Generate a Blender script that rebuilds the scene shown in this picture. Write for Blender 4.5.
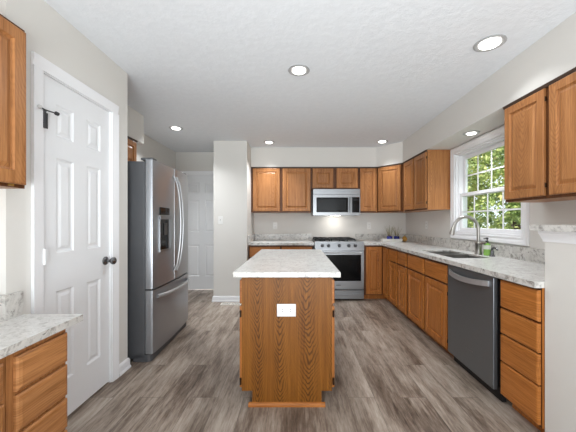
import bpy, bmesh, math, random
from mathutils import Vector, Matrix
random.seed(7)
for o in list(bpy.data.objects):
    bpy.data.objects.remove(o)
scene = bpy.context.scene
COL = scene.collection
PI = math.pi
R = math.radians

# ------------------------------------------------------------------ camera, sky, sun, exposure
CAM_H = 1.215
cam_d = bpy.data.cameras.new('camera')
cam_d.sensor_width = 36.0
cam_d.lens = 18.0
cam_d.shift_x = -8.0 / 576
cam_d.shift_y = 5.5 / 576
cam_d.clip_start = 0.05
cam = bpy.data.objects.new('camera', cam_d)
cam.location = (0, 0, CAM_H)
cam.rotation_euler = (R(90), 0, 0)
COL.objects.link(cam)
scene.camera = cam

scene.view_settings.view_transform = 'Standard'
scene.view_settings.look = 'None'
scene.view_settings.gamma = 1.0
scene.view_settings.use_curve_mapping = False
scene.view_settings.exposure = -0.1
try:
    scene.cycles.use_denoising = True
    scene.cycles.max_bounces = 10
    scene.cycles.diffuse_bounces = 6
    scene.cycles.sample_clamp_indirect = 4.0
except Exception:
    pass

world = bpy.data.worlds.new('world')
scene.world = world
world.use_nodes = True
wb = world.node_tree.nodes['Background']
wb.inputs[0].default_value = (0.86, 0.93, 1.0, 1)
wb.inputs[1].default_value = 1.7

sun_d = bpy.data.lights.new('sun', 'SUN')
sun_d.energy = 7.0
sun_d.angle = R(2)
sun_d.color = (1.0, 0.95, 0.85)
sun = bpy.data.objects.new('sun', sun_d)
sun.rotation_euler = Vector((0.7, -0.25, -0.75)).to_track_quat('-Z', 'Y').to_euler()
sun.location = (-3, 3, 8)
COL.objects.link(sun)

REAR_FILL_W = 44.0        # added fill lamp at the rear opening, acting as window light
CAN_W = 7.0               # each recessed ceiling light
rear_fill_d = bpy.data.lights.new('rear_fill', 'AREA')
rear_fill_d.shape = 'RECTANGLE'
rear_fill_d.size, rear_fill_d.size_y = 3.0, 2.05
rear_fill_d.energy = REAR_FILL_W
rear_fill_d.color = (0.93, 0.975, 1.0)
rear_fill_ob = bpy.data.objects.new('rear_fill', rear_fill_d)
rear_fill_ob.location = (0.2, -2.45, 1.12)
rear_fill_ob.rotation_euler = (R(90), 0, 0)
COL.objects.link(rear_fill_ob)
# added soft fill lamp behind the camera, turned up to brighten the ceiling
BOUNCE_W = 106.0
fl_d = bpy.data.lights.new('bounce_fill', 'AREA')
fl_d.shape = 'RECTANGLE'
fl_d.size, fl_d.size_y = 2.4, 1.2
fl_d.energy = BOUNCE_W
fl_d.spread = R(125)
fl_d.color = (0.90, 0.965, 1.0)
fl = bpy.data.objects.new('bounce_fill', fl_d)
fl.location = (0.15, -1.6, 0.55)
fl.rotation_euler = Vector((0, 0.66, 0.75)).to_track_quat('-Z', 'Y').to_euler()
COL.objects.link(fl)


# ------------------------------------------------------------------ materials
def srgb(r, g, b):
    def f(c):
        c /= 255.0
        return c / 12.92 if c <= 0.04045 else ((c + 0.055) / 1.055) ** 2.4
    return (f(r), f(g), f(b), 1.0)


class NT:
    """small helper for node graphs"""
    def __init__(self, name):
        self.m = bpy.data.materials.new(name)
        self.m.use_nodes = True
        self.t = self.m.node_tree
        self.b = self.t.nodes['Principled BSDF']

    def n(self, kind, **kw):
        nd = self.t.nodes.new(kind)
        for k, v in kw.items():
            setattr(nd, k, v)
        return nd

    def lk(self, a, b):
        self.t.links.new(a, b)

    def val(self, sock, v):
        if isinstance(v, (int, float, tuple)):
            sock.default_value = v
        else:
            self.lk(v, sock)

    def math(self, op, a, b=0.0):
        nd = self.n('ShaderNodeMath', operation=op)
        self.val(nd.inputs[0], a)
        self.val(nd.inputs[1], b)
        return nd.outputs[0]

    def comb(self, x, y, z):
        nd = self.n('ShaderNodeCombineXYZ')
        for i, v in enumerate((x, y, z)):
            self.val(nd.inputs[i], v)
        return nd.outputs[0]

    def noise(self, vec, scale=1.0, detail=2.0, rough=0.5):
        nd = self.n('ShaderNodeTexNoise')
        self.lk(vec, nd.inputs['Vector'])
        nd.inputs['Scale'].default_value = scale
        nd.inputs['Detail'].default_value = detail
        nd.inputs['Roughness'].default_value = rough
        return nd.outputs['Fac']

    def ramp(self, fac, stops, interp='LINEAR'):
        nd = self.n('ShaderNodeValToRGB')
        nd.color_ramp.interpolation = interp
        els = nd.color_ramp.elements
        while len(els) < len(stops):
            els.new(0.5)
        for e, (p, c) in zip(els, stops):
            e.position = p
            e.color = c if len(c) == 4 else (*c, 1)
        self.lk(fac, nd.inputs[0])
        return nd.outputs[0]

    def mix(self, fac, a, b, mode='MIX'):
        nd = self.n('ShaderNodeMix', data_type='RGBA', blend_type=mode)
        self.val(nd.inputs[0], fac)
        self.val(nd.inputs[6], a)
        self.val(nd.inputs[7], b)
        return nd.outputs[2]

    def coords(self, rnd=0.0):
        tc = self.n('ShaderNodeTexCoord').outputs['Object']
        if rnd:
            oi = self.n('ShaderNodeObjectInfo').outputs['Random']
            s = self.math('MULTIPLY', oi, rnd)
            v = self.n('ShaderNodeVectorMath', operation='ADD')
            self.lk(tc, v.inputs[0])
            self.lk(self.comb(s, s, s), v.inputs[1])
            tc = v.outputs[0]
        sp = self.n('ShaderNodeSeparateXYZ')
        self.lk(tc, sp.inputs[0])
        return tc, sp.outputs[0], sp.outputs[1], sp.outputs[2]

    def bump(self, h, strength=0.2, dist=0.01):
        nd = self.n('ShaderNodeBump')
        nd.inputs['Strength'].default_value = strength
        nd.inputs['Distance'].default_value = dist
        self.lk(h, nd.inputs['Height'])
        self.lk(nd.outputs[0], self.b.inputs['Normal'])

    def color(self, c):
        self.val(self.b.inputs['Base Color'], c)

    def set(self, **kw):
        names = dict(rough='Roughness', metal='Metallic', spec='Specular IOR Level', trans='Transmission Weight',
                     coat='Coat Weight', aniso='Anisotropic', coat_rough='Coat Roughness')
        for k, v in kw.items():
            self.val(self.b.inputs[names[k]], v)
        return self


def plain(name, rgb, rough=0.5, metal=0.0, spec=0.5, vary=0.03, scale=9.0):
    t = NT(name)
    tc, x, y, z = t.coords()
    n = t.noise(tc, scale, 3)
    lo = tuple(c * (1 - vary) for c in rgb[:3]) + (1,)
    hi = tuple(min(1, c * (1 + vary)) for c in rgb[:3]) + (1,)
    t.color(t.mix(n, lo, hi))
    t.set(rough=rough, metal=metal, spec=spec)
    return t.m


def oak(name, light, mid, dark, grain='v', width=0.24, bold=0.5, rnd=9.0, rough=0.38, pitch=0.045, curve=50.0, off=0.0):
    t = NT(name)
    tc, x, y, z = t.coords(rnd)
    if grain == 'v':
        a = t.math('ADD', t.math('ADD', x, off), t.math('MULTIPLY', y, 0.83)); l = z
    elif grain == 'h':
        a = z; l = t.math('ADD', x, y)
    else:                       # grain along local y
        a = t.math('ADD', x, z); l = y
    # cathedral figure: nested V shapes stacked along the grain of each flat-sawn strip
    aw = t.math('ADD', a, t.math('MULTIPLY', t.math('SINE', t.math('MULTIPLY', a, 2.3 / width)), width * 0.10))
    strip = t.math('FLOOR', t.math('DIVIDE', aw, width))
    wander = t.noise(t.comb(t.math('MULTIPLY', l, 2.2), t.math('MULTIPLY', strip, 3.1), 0.0), 1.0, 2)
    u = t.math('SUBTRACT', t.math('SUBTRACT', aw, t.math('MULTIPLY', strip, width)), width * 0.5)
    u = t.math('ADD', u, t.math('MULTIPLY', t.math('SUBTRACT', wander, 0.5), width * 0.45))
    wob = t.noise(t.comb(t.math('MULTIPLY', a, 34.0), t.math('MULTIPLY', l, 7.0), strip), 1.0, 3)
    slow = t.noise(t.comb(t.math('MULTIPLY', l, 3.4), t.math('MULTIPLY', strip, 5.7), 4.0), 1.0, 2)
    au = t.math('SQRT', t.math('ADD', t.math('MULTIPLY', u, u), (width * 0.035) ** 2))
    ph = t.math('SUBTRACT', t.math('DIVIDE', l, pitch), t.math('MULTIPLY', au, curve))
    ph = t.math('ADD', ph, t.math('MULTIPLY', wob, 1.7))
    ph = t.math('ADD', ph, t.math('MULTIPLY', slow, 7.0))
    ph = t.math('ADD', ph, t.math('MULTIPLY', strip, 0.37))
    band = t.math('ADD', t.math('MULTIPLY', t.math('SINE', t.math('MULTIPLY', ph, 2 * PI)), 0.5), 0.5)
    band = t.math('POWER', band, 2.2)
    fade = t.math('MAXIMUM', t.math('SUBTRACT', 1.2, t.math('MULTIPLY', au, 3.1 / width)), 0.13)
    band = t.math('MULTIPLY', band, t.math('MINIMUM', fade, 1.0))
    # open pores and fine streaks
    fine = t.noise(t.comb(t.math('MULTIPLY', a, 210.0), t.math('MULTIPLY', l, 5.0), 0.0), 1.0, 3, 0.6)
    mid_s = t.noise(t.comb(t.math('MULTIPLY', a, 42.0), t.math('MULTIPLY', l, 1.3), 2.0), 1.0, 3, 0.55)
    c = t.mix(t.ramp(mid_s, [(0.3, (0, 0, 0)), (0.7, (1, 1, 1))]), mid, light)
    c = t.mix(t.math('MULTIPLY', t.ramp(fine, [(0.46, (0, 0, 0)), (0.68, (1, 1, 1))]), 0.42), c, dark)
    c = t.mix(t.math('MULTIPLY', band, bold), c, dark)
    oi = t.n('ShaderNodeObjectInfo').outputs['Random']
    hsv = t.n('ShaderNodeHueSaturation')
    t.val(hsv.inputs['Value'], t.math('ADD', 0.93, t.math('MULTIPLY', oi, 0.14)))
    t.lk(c, hsv.inputs['Color'])
    t.color(hsv.outputs[0])
    t.set(rough=rough, spec=0.24)
    t.bump(fine, 0.06, 0.004)
    return t.m


OL, OM, OD = srgb(186, 130, 82), srgb(158, 104, 60), srgb(92, 54, 28)
OAK_V = oak('oak_vertical', OL, OM, OD, 'v', 0.30, 0.34)
OAK_H = oak('oak_horizontal', OL, OM, OD, 'h', 0.21, 0.22, pitch=0.16, curve=70.0)
BL, BM, BD = srgb(190, 122, 62), srgb(162, 97, 42), srgb(84, 46, 17)
BASE_V = oak('honey_oak_vertical', BL, BM, BD, 'v', 0.30, 0.36)
BASE_H = oak('honey_oak_horizontal', BL, BM, BD, 'h', 0.21, 0.26, pitch=0.15, curve=70.0)
IS_V = oak('island_oak_veneer', srgb(140, 88, 28), srgb(116, 68, 16), srgb(48, 26, 4), 'v', 0.172, 0.72, 0.0, 0.45, 0.040, 58.0, 0.126)
SHADE_OAK = oak('oak_gap_shade', srgb(104, 64, 36), srgb(86, 50, 27), srgb(54, 30, 15), 'v', 0.30, 0.2)  # oak darkened to carry the shade painted round the doors
TRIM_DARK = plain('dark_wood_trim', srgb(66, 48, 38), 0.5)
HINGE = plain('bronze_hinge', srgb(70, 52, 36), 0.4, 0.8)
BRASS = plain('brass', srgb(190, 150, 80), 0.3, 0.9)
BLACK_PLASTIC = plain('black_plastic', srgb(22, 22, 23), 0.6)  # black plastic of the gasket, pump, tub and kick plate

WALL = plain('warm_grey_wall_paint', srgb(215, 212, 207), 0.85, vary=0.012, scale=3)
WHITE = plain('white_trim_paint', srgb(236, 236, 238), 0.45, vary=0.01)
DOORW = plain('white_door_paint', srgb(230, 231, 233), 0.5, vary=0.01)

t = NT('knockdown_ceiling')
tc, x, y, z = t.coords()
n1 = t.noise(tc, 16, 5, 0.65)
t.color(t.mix(n1, srgb(216, 218, 221), srgb(228, 230, 233)))
t.set(rough=0.95)
t.bump(t.ramp(n1, [(0.42, (0, 0, 0)), (0.6, (1, 1, 1))]), 0.12, 0.008)
CEIL = t.m

# grey brown vinyl planks along the room
t = NT('grey_plank_floor')
tc, x, y, z = t.coords()
br = t.n('ShaderNodeTexBrick')
br.offset = 0.37
br.offset_frequency = 2
t.lk(t.comb(y, x, 0.0), br.inputs['Vector'])
br.inputs['Color1'].default_value = (0, 0, 0, 1)
br.inputs['Color2'].default_value = (1, 1, 1, 1)
br.inputs['Mortar'].default_value = (0.5, 0.5, 0.5, 1)
br.inputs['Scale'].default_value = 1.0
br.inputs['Brick Width'].default_value = 1.22
br.inputs['Row Height'].default_value = 0.18
br.inputs['Mortar Size'].default_value = 0.0012
br.inputs['Bias'].default_value = 0.0
rowseed = t.math('MULTIPLY', t.math('FLOOR', t.math('DIVIDE', x, 0.18)), 3.7)
bw = t.n('ShaderNodeRGBToBW')
t.lk(br.outputs['Color'], bw.inputs[0])
seed = t.math('ADD', rowseed, t.math('MULTIPLY', bw.outputs[0], 7.0))
st1 = t.noise(t.comb(t.math('MULTIPLY', x, 44.0), t.math('MULTIPLY', y, 4.2), seed), 1.0, 5, 0.65)
st2 = t.noise(t.comb(t.math('MULTIPLY', x, 7.0), t.math('MULTIPLY', y, 1.5), seed), 1.0, 5, 0.6)
fac = t.math('ADD', t.math('MULTIPLY', st1, 0.40), t.math('MULTIPLY', st2, 0.64))
st3 = t.noise(t.comb(t.math('MULTIPLY', x, 130.0), t.math('MULTIPLY', y, 13.0), seed), 1.0, 4, 0.7)
fac = t.math('ADD', fac, t.math('MULTIPLY', t.math('SUBTRACT', st3, 0.5), 0.30))
fac = t.math('ADD', fac, t.math('MULTIPLY', bw.outputs[0], 0.12))
c = t.ramp(fac, [(0.38, srgb(72, 58, 48)), (0.50, srgb(116, 101, 89)), (0.60, srgb(150, 136, 123)), (0.74, srgb(180, 168, 156))])
c = t.mix(t.math('MULTIPLY', br.outputs['Fac'], 0.6), c, srgb(60, 52, 48))
t.color(c)
t.set(rough=0.42, spec=0.4)
t.bump(st1, 0.05, 0.003)
FLOOR = t.m


def granite(name, base, grey, dark, speck=1.0, k=1.0):
    t = NT(name)
    tc, x, y, z = t.coords()
    dn = t.n('ShaderNodeTexNoise'); dn.inputs['Scale'].default_value = 9.0; t.lk(tc, dn.inputs['Vector'])
    wv = t.n('ShaderNodeVectorMath', operation='MULTIPLY_ADD')
    t.lk(dn.outputs['Color'], wv.inputs[0]); wv.inputs[1].default_value = (.16, .16, .16); t.lk(tc, wv.inputs[2])
    w = wv.outputs[0]
    big = t.noise(w, 15 * k, 4, 0.6)
    med = t.noise(w, 38 * k, 5, 0.68)
    sm = t.noise(w, 85 * k, 4, 0.7)
    c = t.mix(t.ramp(big, [(0.35, (0, 0, 0)), (0.65, (1, 1, 1))]), base, tuple(v * 0.86 for v in base[:3]) + (1,))
    c = t.mix(t.math('MULTIPLY', t.ramp(med, [(0.50, (0, 0, 0)), (0.66, (1, 1, 1))]), 0.75 * speck), c, grey)
    d = t.math('MULTIPLY', t.ramp(sm, [(0.60, (0, 0, 0)), (0.72, (1, 1, 1))]), 0.75 * speck)
    c = t.mix(d, c, dark)
    t.color(c)
    t.set(rough=0.22, spec=0.45)
    return t.m


GRANITE = granite('speckled_white_granite', srgb(222, 221, 218), srgb(166, 163, 158), srgb(104, 100, 97), 0.85)
GRAN_EDGE = granite('granite_backsplash', srgb(212, 209, 204), srgb(128, 123, 118), srgb(62, 57, 54), 1.15, 0.62)


def steel(name, rgb, rough=0.3, metal=0.95, direction='h'):
    t = NT(name)
    tc, x, y, z = t.coords()
    v = t.comb(t.math('MULTIPLY', x, 3.0), t.math('MULTIPLY', y, 3.0), t.math('MULTIPLY', z, 260.0)) if direction == 'h' \
        else t.comb(t.math('MULTIPLY', x, 260.0), t.math('MULTIPLY', y, 260.0), t.math('MULTIPLY', z, 3.0))
    n = t.noise(v, 1.0, 2)
    lo = tuple(c * 0.92 for c in rgb[:3]) + (1,)
    t.color(t.mix(n, lo, rgb))
    t.set(rough=rough, metal=metal)
    return t.m


STEEL = steel('brushed_stainless', srgb(148, 149, 151), 0.30)
FRIDGE_STEEL = steel('fridge_stainless', srgb(158, 160, 164), 0.30, 0.72)
DW_STEEL = steel('dark_stainless', srgb(120, 124, 128), 0.38, 0.7)
NICKEL = steel('brushed_nickel', srgb(176, 172, 166), 0.3, 0.95, 'v')
FRIDGE_SIDE = plain('grey_painted_steel', srgb(86, 87, 90), 0.5, 0.2)
SINK_ST = steel('sink_steel', srgb(150, 148, 144), 0.34, 0.8)
HANDLE = steel('satin_handle_steel', srgb(184, 185, 187), 0.35, 0.6)
BLACKGLASS = plain('black_glass', srgb(11, 11, 12), 0.10, spec=0.18)
GREYGLASS = plain('smoked_glass', srgb(34, 35, 36), 0.15, spec=0.2)
CASTIRON = plain('cast_iron', srgb(26, 26, 27), 0.6)
OUTLET = plain('white_plastic', srgb(228, 227, 224), 0.35, vary=0.005)
SLOT = plain('dark_slot', srgb(60, 58, 56), 0.6)
GREENSOAP = plain('green_soap', srgb(140, 190, 90), 0.2)
LABELW = plain('white_label', srgb(228, 234, 220), 0.5)
BLUEGLASS = plain('cobalt_blue_ceramic', srgb(34, 40, 120), 0.15)
CERAM = plain('white_ceramic', srgb(240, 239, 234), 0.25)
RING = plain('satin_lamp_ring', srgb(176, 176, 176), 0.4, 0.3)
RUBBER = plain('white_rubber', srgb(205, 205, 205), 0.6)
DARKMETAL = plain('dark_bronze_metal', srgb(74, 74, 76), 0.32, 0.9)
KNOBM = plain('satin_pewter', srgb(120, 120, 122), 0.25, 0.9)
STEM = plain('dry_grass', srgb(140, 132, 100), 0.7, vary=0.2, scale=40)
PEAR = plain('golden_fruit_skin', srgb(190, 140, 60), 0.45, vary=0.1)
VENTM = plain('almond_register', srgb(232, 228, 220), 0.5)

t = NT('foliage_leaves')
tc, x, y, z = t.coords(5.0)
n = t.noise(tc, 2.6, 4, 0.7)
n2 = t.noise(tc, 26, 2, 0.6)
f = t.math('ADD', t.math('MULTIPLY', n, 0.62), t.math('MULTIPLY', n2, 0.42))
t.color(t.ramp(f, [(0.36, srgb(70, 92, 52)), (0.47, srgb(128, 152, 82)), (0.56, srgb(178, 190, 112)),
                   (0.63, srgb(206, 200, 138)), (0.72, srgb(190, 140, 100))]))
t.set(rough=0.6)
t.val(t.b.inputs['Subsurface Weight'], 0.0)
LEAF = t.m
BARK = plain('tree_bark', srgb(92, 76, 62), 0.9, vary=0.3, scale=30)
t = NT('lawn_grass')
tc, x, y, z = t.coords()
t.color(t.ramp(t.noise(tc, 6, 5, 0.7), [(0.35, srgb(66, 92, 44)), (0.65, srgb(132, 150, 78))]))
t.set(rough=0.9)
LAWN = t.m

# window glass: clear pane with a mirror-like skin
gm = bpy.data.materials.new('window_glass')
gm.use_nodes = True
gt = gm.node_tree
gt.nodes.clear()
out = gt.nodes.new('ShaderNodeOutputMaterial')
mx = gt.nodes.new('ShaderNodeMixShader')
tr = gt.nodes.new('ShaderNodeBsdfTransparent')
gl = gt.nodes.new('ShaderNodeBsdfGlossy')
gl.inputs['Roughness'].default_value = 0.02
fr = gt.nodes.new('ShaderNodeFresnel')
fr.inputs[0].default_value = 1.45
tr.inputs[0].default_value = (0.95, 0.97, 0.96, 1)
geo = gt.nodes.new('ShaderNodeNewGeometry')
inv_ = gt.nodes.new('ShaderNodeMath'); inv_.operation = 'SUBTRACT'; inv_.inputs[0].default_value = 1.0
mul_ = gt.nodes.new('ShaderNodeMath'); mul_.operation = 'MULTIPLY'
gt.links.new(geo.outputs['Backfacing'], inv_.inputs[1])
gt.links.new(fr.outputs[0], mul_.inputs[0]); gt.links.new(inv_.outputs[0], mul_.inputs[1])
gt.links.new(mul_.outputs[0], mx.inputs[0])
gt.links.new(tr.outputs[0], mx.inputs[1])
gt.links.new(gl.outputs[0], mx.inputs[2])
gt.links.new(mx.outputs[0], out.inputs[0])
GLASS = gm

# lit lamp lens
em = bpy.data.materials.new('lit_lens')
em.use_nodes = True
eb = em.node_tree.nodes['Principled BSDF']
eb.inputs['Base Color'].default_value = (1, 1, 1, 1)
eb.inputs['Emission Color'].default_value = (1.0, 0.97, 0.92, 1)
eb.inputs['Emission Strength'].default_value = 6.0
LENS = em


# ------------------------------------------------------------------ geometry helpers
class MB:
    """collects shapes and links them as ONE mesh object"""
    def __init__(self, T=None):
        self.bm = bmesh.new()
        self.T = T or Matrix.Identity(4)

    def v(self, p):
        return self.bm.verts.new(self.T @ Vector(p))

    def face(self, vs):
        try:
            return self.bm.faces.new(vs)
        except ValueError:
            return None

    def box(self, x0, x1, y0, y1, z0, z1, bevel=0.0, seg=2):
        P = [(x0, y0, z0), (x1, y0, z0), (x1, y1, z0), (x0, y1, z0), (x0, y0, z1), (x1, y0, z1), (x1, y1, z1), (x0, y1, z1)]
        vs = [self.v(p) for p in P]
        fs = [self.face([vs[i] for i in q]) for q in
              ((3, 2, 1, 0), (4, 5, 6, 7), (0, 1, 5, 4), (1, 2, 6, 5), (2, 3, 7, 6), (3, 0, 4, 7))]
        if bevel:
            es = list({e for f in fs for e in f.edges})
            bmesh.ops.bevel(self.bm, geom=es, offset=bevel, segments=seg, affect='EDGES', profile=0.5)
        return self

    def prism(self, outline, z0, z1):
        """outline: (x, y) points counter-clockwise seen from above"""
        a = [self.v((p[0], p[1], z0)) for p in outline]
        b = [self.v((p[0], p[1], z1)) for p in outline]
        n = len(outline)
        self.face(a[::-1]); self.face(b)
        for i in range(n):
            j = (i + 1) % n
            self.face([a[i], a[j], b[j], b[i]])
        return self

    def grid_slab(self, xs, ys, z0, z1, solid):
        """a slab made of the grid cells for which solid(x, y) holds, closed and without inner faces"""
        nx, ny = len(xs) - 1, len(ys) - 1
        on = [[solid((xs[i] + xs[i + 1]) / 2, (ys[j] + ys[j + 1]) / 2) for j in range(ny)] for i in range(nx)]
        cache = {}
        def g(i, j, z):
            if (i, j, z) not in cache: cache[(i, j, z)] = self.v((xs[i], ys[j], z))
            return cache[(i, j, z)]
        for i in range(nx):
            for j in range(ny):
                if not on[i][j]: continue
                self.face([g(i, j, z1), g(i + 1, j, z1), g(i + 1, j + 1, z1), g(i, j + 1, z1)])
                self.face([g(i, j + 1, z0), g(i + 1, j + 1, z0), g(i + 1, j, z0), g(i, j, z0)])
                for (di, dj), (p, q) in (((-1, 0), ((i, j + 1), (i, j))), ((1, 0), ((i + 1, j), (i + 1, j + 1))),
                                         ((0, -1), ((i, j), (i + 1, j))), ((0, 1), ((i + 1, j + 1), (i, j + 1)))):
                    a, c = i + di, j + dj
                    if 0 <= a < nx and 0 <= c < ny and on[a][c]: continue
                    self.face([g(*p, z0), g(*q, z0), g(*q, z1), g(*p, z1)])
        return self

    def extr_x(self, prof, x0, x1):
        """prof: (y, z) outline, swept along x"""
        a = [self.v((x0, p[0], p[1])) for p in prof]
        b = [self.v((x1, p[0], p[1])) for p in prof]
        n = len(prof)
        self.face(a); self.face(b[::-1])
        for i in range(n):
            j = (i + 1) % n
            self.face([a[j], a[i], b[i], b[j]])
        return self

    def lathe(self, prof, c=(0, 0, 0), axis='z', seg=20):
        """prof: (radius, height) pairs, turned about an axis through c"""
        rings = []
        for r, h in prof:
            ring = []
            for k in range(seg):
                a = 2 * PI * k / seg
                p, q = r * math.cos(a), r * math.sin(a)
                if axis == 'z': co = (c[0] + p, c[1] + q, c[2] + h)
                elif axis == 'y': co = (c[0] + p, c[1] + h, c[2] + q)
                else: co = (c[0] + h, c[1] + p, c[2] + q)
                ring.append(self.v(co))
            rings.append(ring)
        self.face(rings[0][::-1]); self.face(rings[-1])
        for A, B in zip(rings, rings[1:]):
            for k in range(seg):
                j = (k + 1) % seg
                self.face([A[k], A[j], B[j], B[k]])
        return self

    def tube(self, pts, r, seg=10):
        pts = [Vector(p) for p in pts]
        rr = r if isinstance(r, (list, tuple)) else [r] * len(pts)
        rings = []
        d0 = (pts[1] - pts[0]).normalized()
        up = Vector((0, 0, 1)) if abs(d0.z) < 0.9 else Vector((0, 1, 0))
        nrm = d0.cross(up).normalized()
        for i, p in enumerate(pts):
            a = pts[max(i - 1, 0)]; b = pts[min(i + 1, len(pts) - 1)]
            d = (b - a).normalized()
            nrm = (nrm - d * nrm.dot(d)).normalized()
            bi = d.cross(nrm)
            rings.append([self.v(p + (nrm * math.cos(2 * PI * k / seg) + bi * math.sin(2 * PI * k / seg)) * rr[i]) for k in range(seg)])
        self.face(rings[0][::-1]); self.face(rings[-1])
        for A, B in zip(rings, rings[1:]):
            for k in range(seg):
                j = (k + 1) % seg
                self.face([A[k], A[j], B[j], B[k]])
        return self

    def panelled(self, x0, x1, z0, z1, yf, th, panels, prof, edge=0.0, edge_d=0.0):
        """a slab facing -y whose front (at yf) carries sunk or raised panels.
        prof: (inset, depth) rings inside each panel; edge: rounded outer edge"""
        e = edge
        xs = sorted({x0 + e, x1 - e} | {p[0] for p in panels} | {p[1] for p in panels})
        zs = sorted({z0 + e, z1 - e} | {p[2] for p in panels} | {p[3] for p in panels})
        grid = {}
        def gv(x, z):
            if (x, z) not in grid: grid[(x, z)] = self.v((x, yf, z))
            return grid[(x, z)]
        for i in range(len(xs) - 1):
            for k in range(len(zs) - 1):
                cx, cz = (xs[i] + xs[i + 1]) / 2, (zs[k] + zs[k + 1]) / 2
                if any(p[0] < cx < p[1] and p[2] < cz < p[3] for p in panels): continue
                self.face([gv(xs[i], zs[k]), gv(xs[i + 1], zs[k]), gv(xs[i + 1], zs[k + 1]), gv(xs[i], zs[k + 1])])
        for p in panels:
            prev = None
            for ins, dp in prof:
                q = [self.v(c) for c in ((p[0] + ins, yf + dp, p[2] + ins), (p[1] - ins, yf + dp, p[2] + ins),
                                         (p[1] - ins, yf + dp, p[3] - ins), (p[0] + ins, yf + dp, p[3] - ins))]
                if prev:
                    for k in range(4):
                        j = (k + 1) % 4
                        self.face([prev[k], prev[j], q[j], q[k]])
                prev = q
            self.face(prev)
        rings = []
        if e:
            rings.append([(x0 + e, yf, z0 + e), (x1 - e, yf, z0 + e), (x1 - e, yf, z1 - e), (x0 + e, yf, z1 - e)])
            rings.append([(x0 + e * .35, yf + edge_d * .35, z0 + e * .35), (x1 - e * .35, yf + edge_d * .35, z0 + e * .35),
                          (x1 - e * .35, yf + edge_d * .35, z1 - e * .35), (x0 + e * .35, yf + edge_d * .35, z1 - e * .35)])
        rings.append([(x0, yf + edge_d, z0), (x1, yf + edge_d, z0), (x1, yf + edge_d, z1), (x0, yf + edge_d, z1)])
        rings.append([(x0, yf + th, z0), (x1, yf + th, z0), (x1, yf + th, z1), (x0, yf + th, z1)])
        prev = None
        for rg in rings:
            q = [self.v(c) for c in rg]
            if prev:
                for k in range(4):
                    j = (k + 1) % 4
                    self.face([prev[j], prev[k], q[k], q[j]])
            prev = q
        self.face(prev[::-1])
        return self

    def build(self, name, mat, parent=None, smooth=False, loc=(0, 0, 0), rot=0.0, weld=True):
        bm = self.bm
        if weld:
            bmesh.ops.remove_doubles(bm, verts=bm.verts, dist=1e-5)
            bmesh.ops.recalc_face_normals(bm, faces=bm.faces)
        me = bpy.data.meshes.new(name)
        bm.to_mesh(me); bm.free()
        me.materials.append(mat)
        if smooth:
            for p in me.polygons: p.use_smooth = True
            try: me.set_sharp_from_angle(angle=R(35))
            except Exception: pass
        o = bpy.data.objects.new(name, me)
        COL.objects.link(o)
        o.location = loc
        o.rotation_euler = (0, 0, rot)
        if parent: o.parent = parent
        return o


def thing(name, label, cat, loc=(0, 0, 0), rot=0.0, group=None):
    o = bpy.data.objects.new(name, None)
    o.empty_display_size = 0.1
    COL.objects.link(o)
    o.location = loc
    o.rotation_euler = (0, 0, rot)
    o['label'] = label; o['category'] = cat
    if group: o['group'] = group
    return o


def tag(o, label, cat, group=None, kind=None):
    o['label'] = label; o['category'] = cat
    if group: o['group'] = group
    if kind: o['kind'] = kind
    return o


def struct(o, label=None, cat=None):
    o['kind'] = 'structure'
    if label: o['label'] = label
    if cat: o['category'] = cat
    return o


def at(x, y, z=0, a=0.0):
    return Matrix.Translation((x, y, z)) @ Matrix.Rotation(a, 4, 'Z')


# ------------------------------------------------------------------ key dimensions (metres, camera at x=0 y=0, looking +y)
CEIL_Z = 2.44
XL0, XP, XN = -1.64, -1.397, -2.13         # wall by the desk, pantry front, fridge niche
YP0, YP1 = 1.387, 2.388                    # pantry bump
XR, YB, YR = 1.94, 5.09, -2.6              # right, back, rear walls
XS, YS = 1.635, 4.765                      # soffit faces
UZ0, UZ1 = 1.365, 2.115                    # wall cabinets
CT, CB = 0.885, 0.85                       # worktop top and underside

# ------------------------------------------------------------------ room shell
struct(MB().box(-3.2, XR + .12, YR - .12, YB + .12, -0.1, 0).build('floor', FLOOR), 'grey-brown wood plank floor running away from the viewer', 'floor')
struct(MB().box(-3.2, XR + .12, YR - .12, YB + .12, CEIL_Z, CEIL_Z + .1).build('ceiling', CEIL), 'white knockdown-textured ceiling with recessed lights', 'ceiling')

D1a, D1b, D1h = 1.583, 2.18, 2.045        # pantry door opening
b = MB()
b.box(XL0 - .1, XL0, YR, YP0, 0, CEIL_Z)
b.box(XL0 - .1, XP - .1, YP0, YP0 + .1, 0, CEIL_Z)
b.box(XP - .1, XP, YP0, D1a, 0, CEIL_Z)
b.box(XP - .1, XP, D1b, YP1, 0, CEIL_Z)
b.box(XP - .1, XP, D1a, D1b, D1h, CEIL_Z)
b.box(XN - .1, XP - .1, YP1 - .1, YP1, 0, CEIL_Z)
b.box(XN - .1, XN, YP1, YB, 0, CEIL_Z)
b.box(XL0 - .1, XL0 - .02, YP0 + .1, YP1 - .1, 0, CEIL_Z)
struct(b.build('wall_left', WALL), 'warm grey left wall around the pantry door and fridge niche', 'wall')

D2a, D2b = -2.05, -1.275
b = MB()
b.box(XN - .1, D2a, YB, YB + .1, 0, CEIL_Z)
b.box(D2b, XR + .1, YB, YB + .1, 0, CEIL_Z)
b.box(D2a, D2b, YB, YB + .1, D1h, CEIL_Z)
struct(b.build('wall_back', WALL), 'grey back wall behind the range', 'wall')
struct(MB().box(-1.252, -.744, 4.37, YB, 0, CEIL_Z).build('wall_stub', WALL), 'grey stub wall between the hall door and the cabinets', 'wall')

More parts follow.
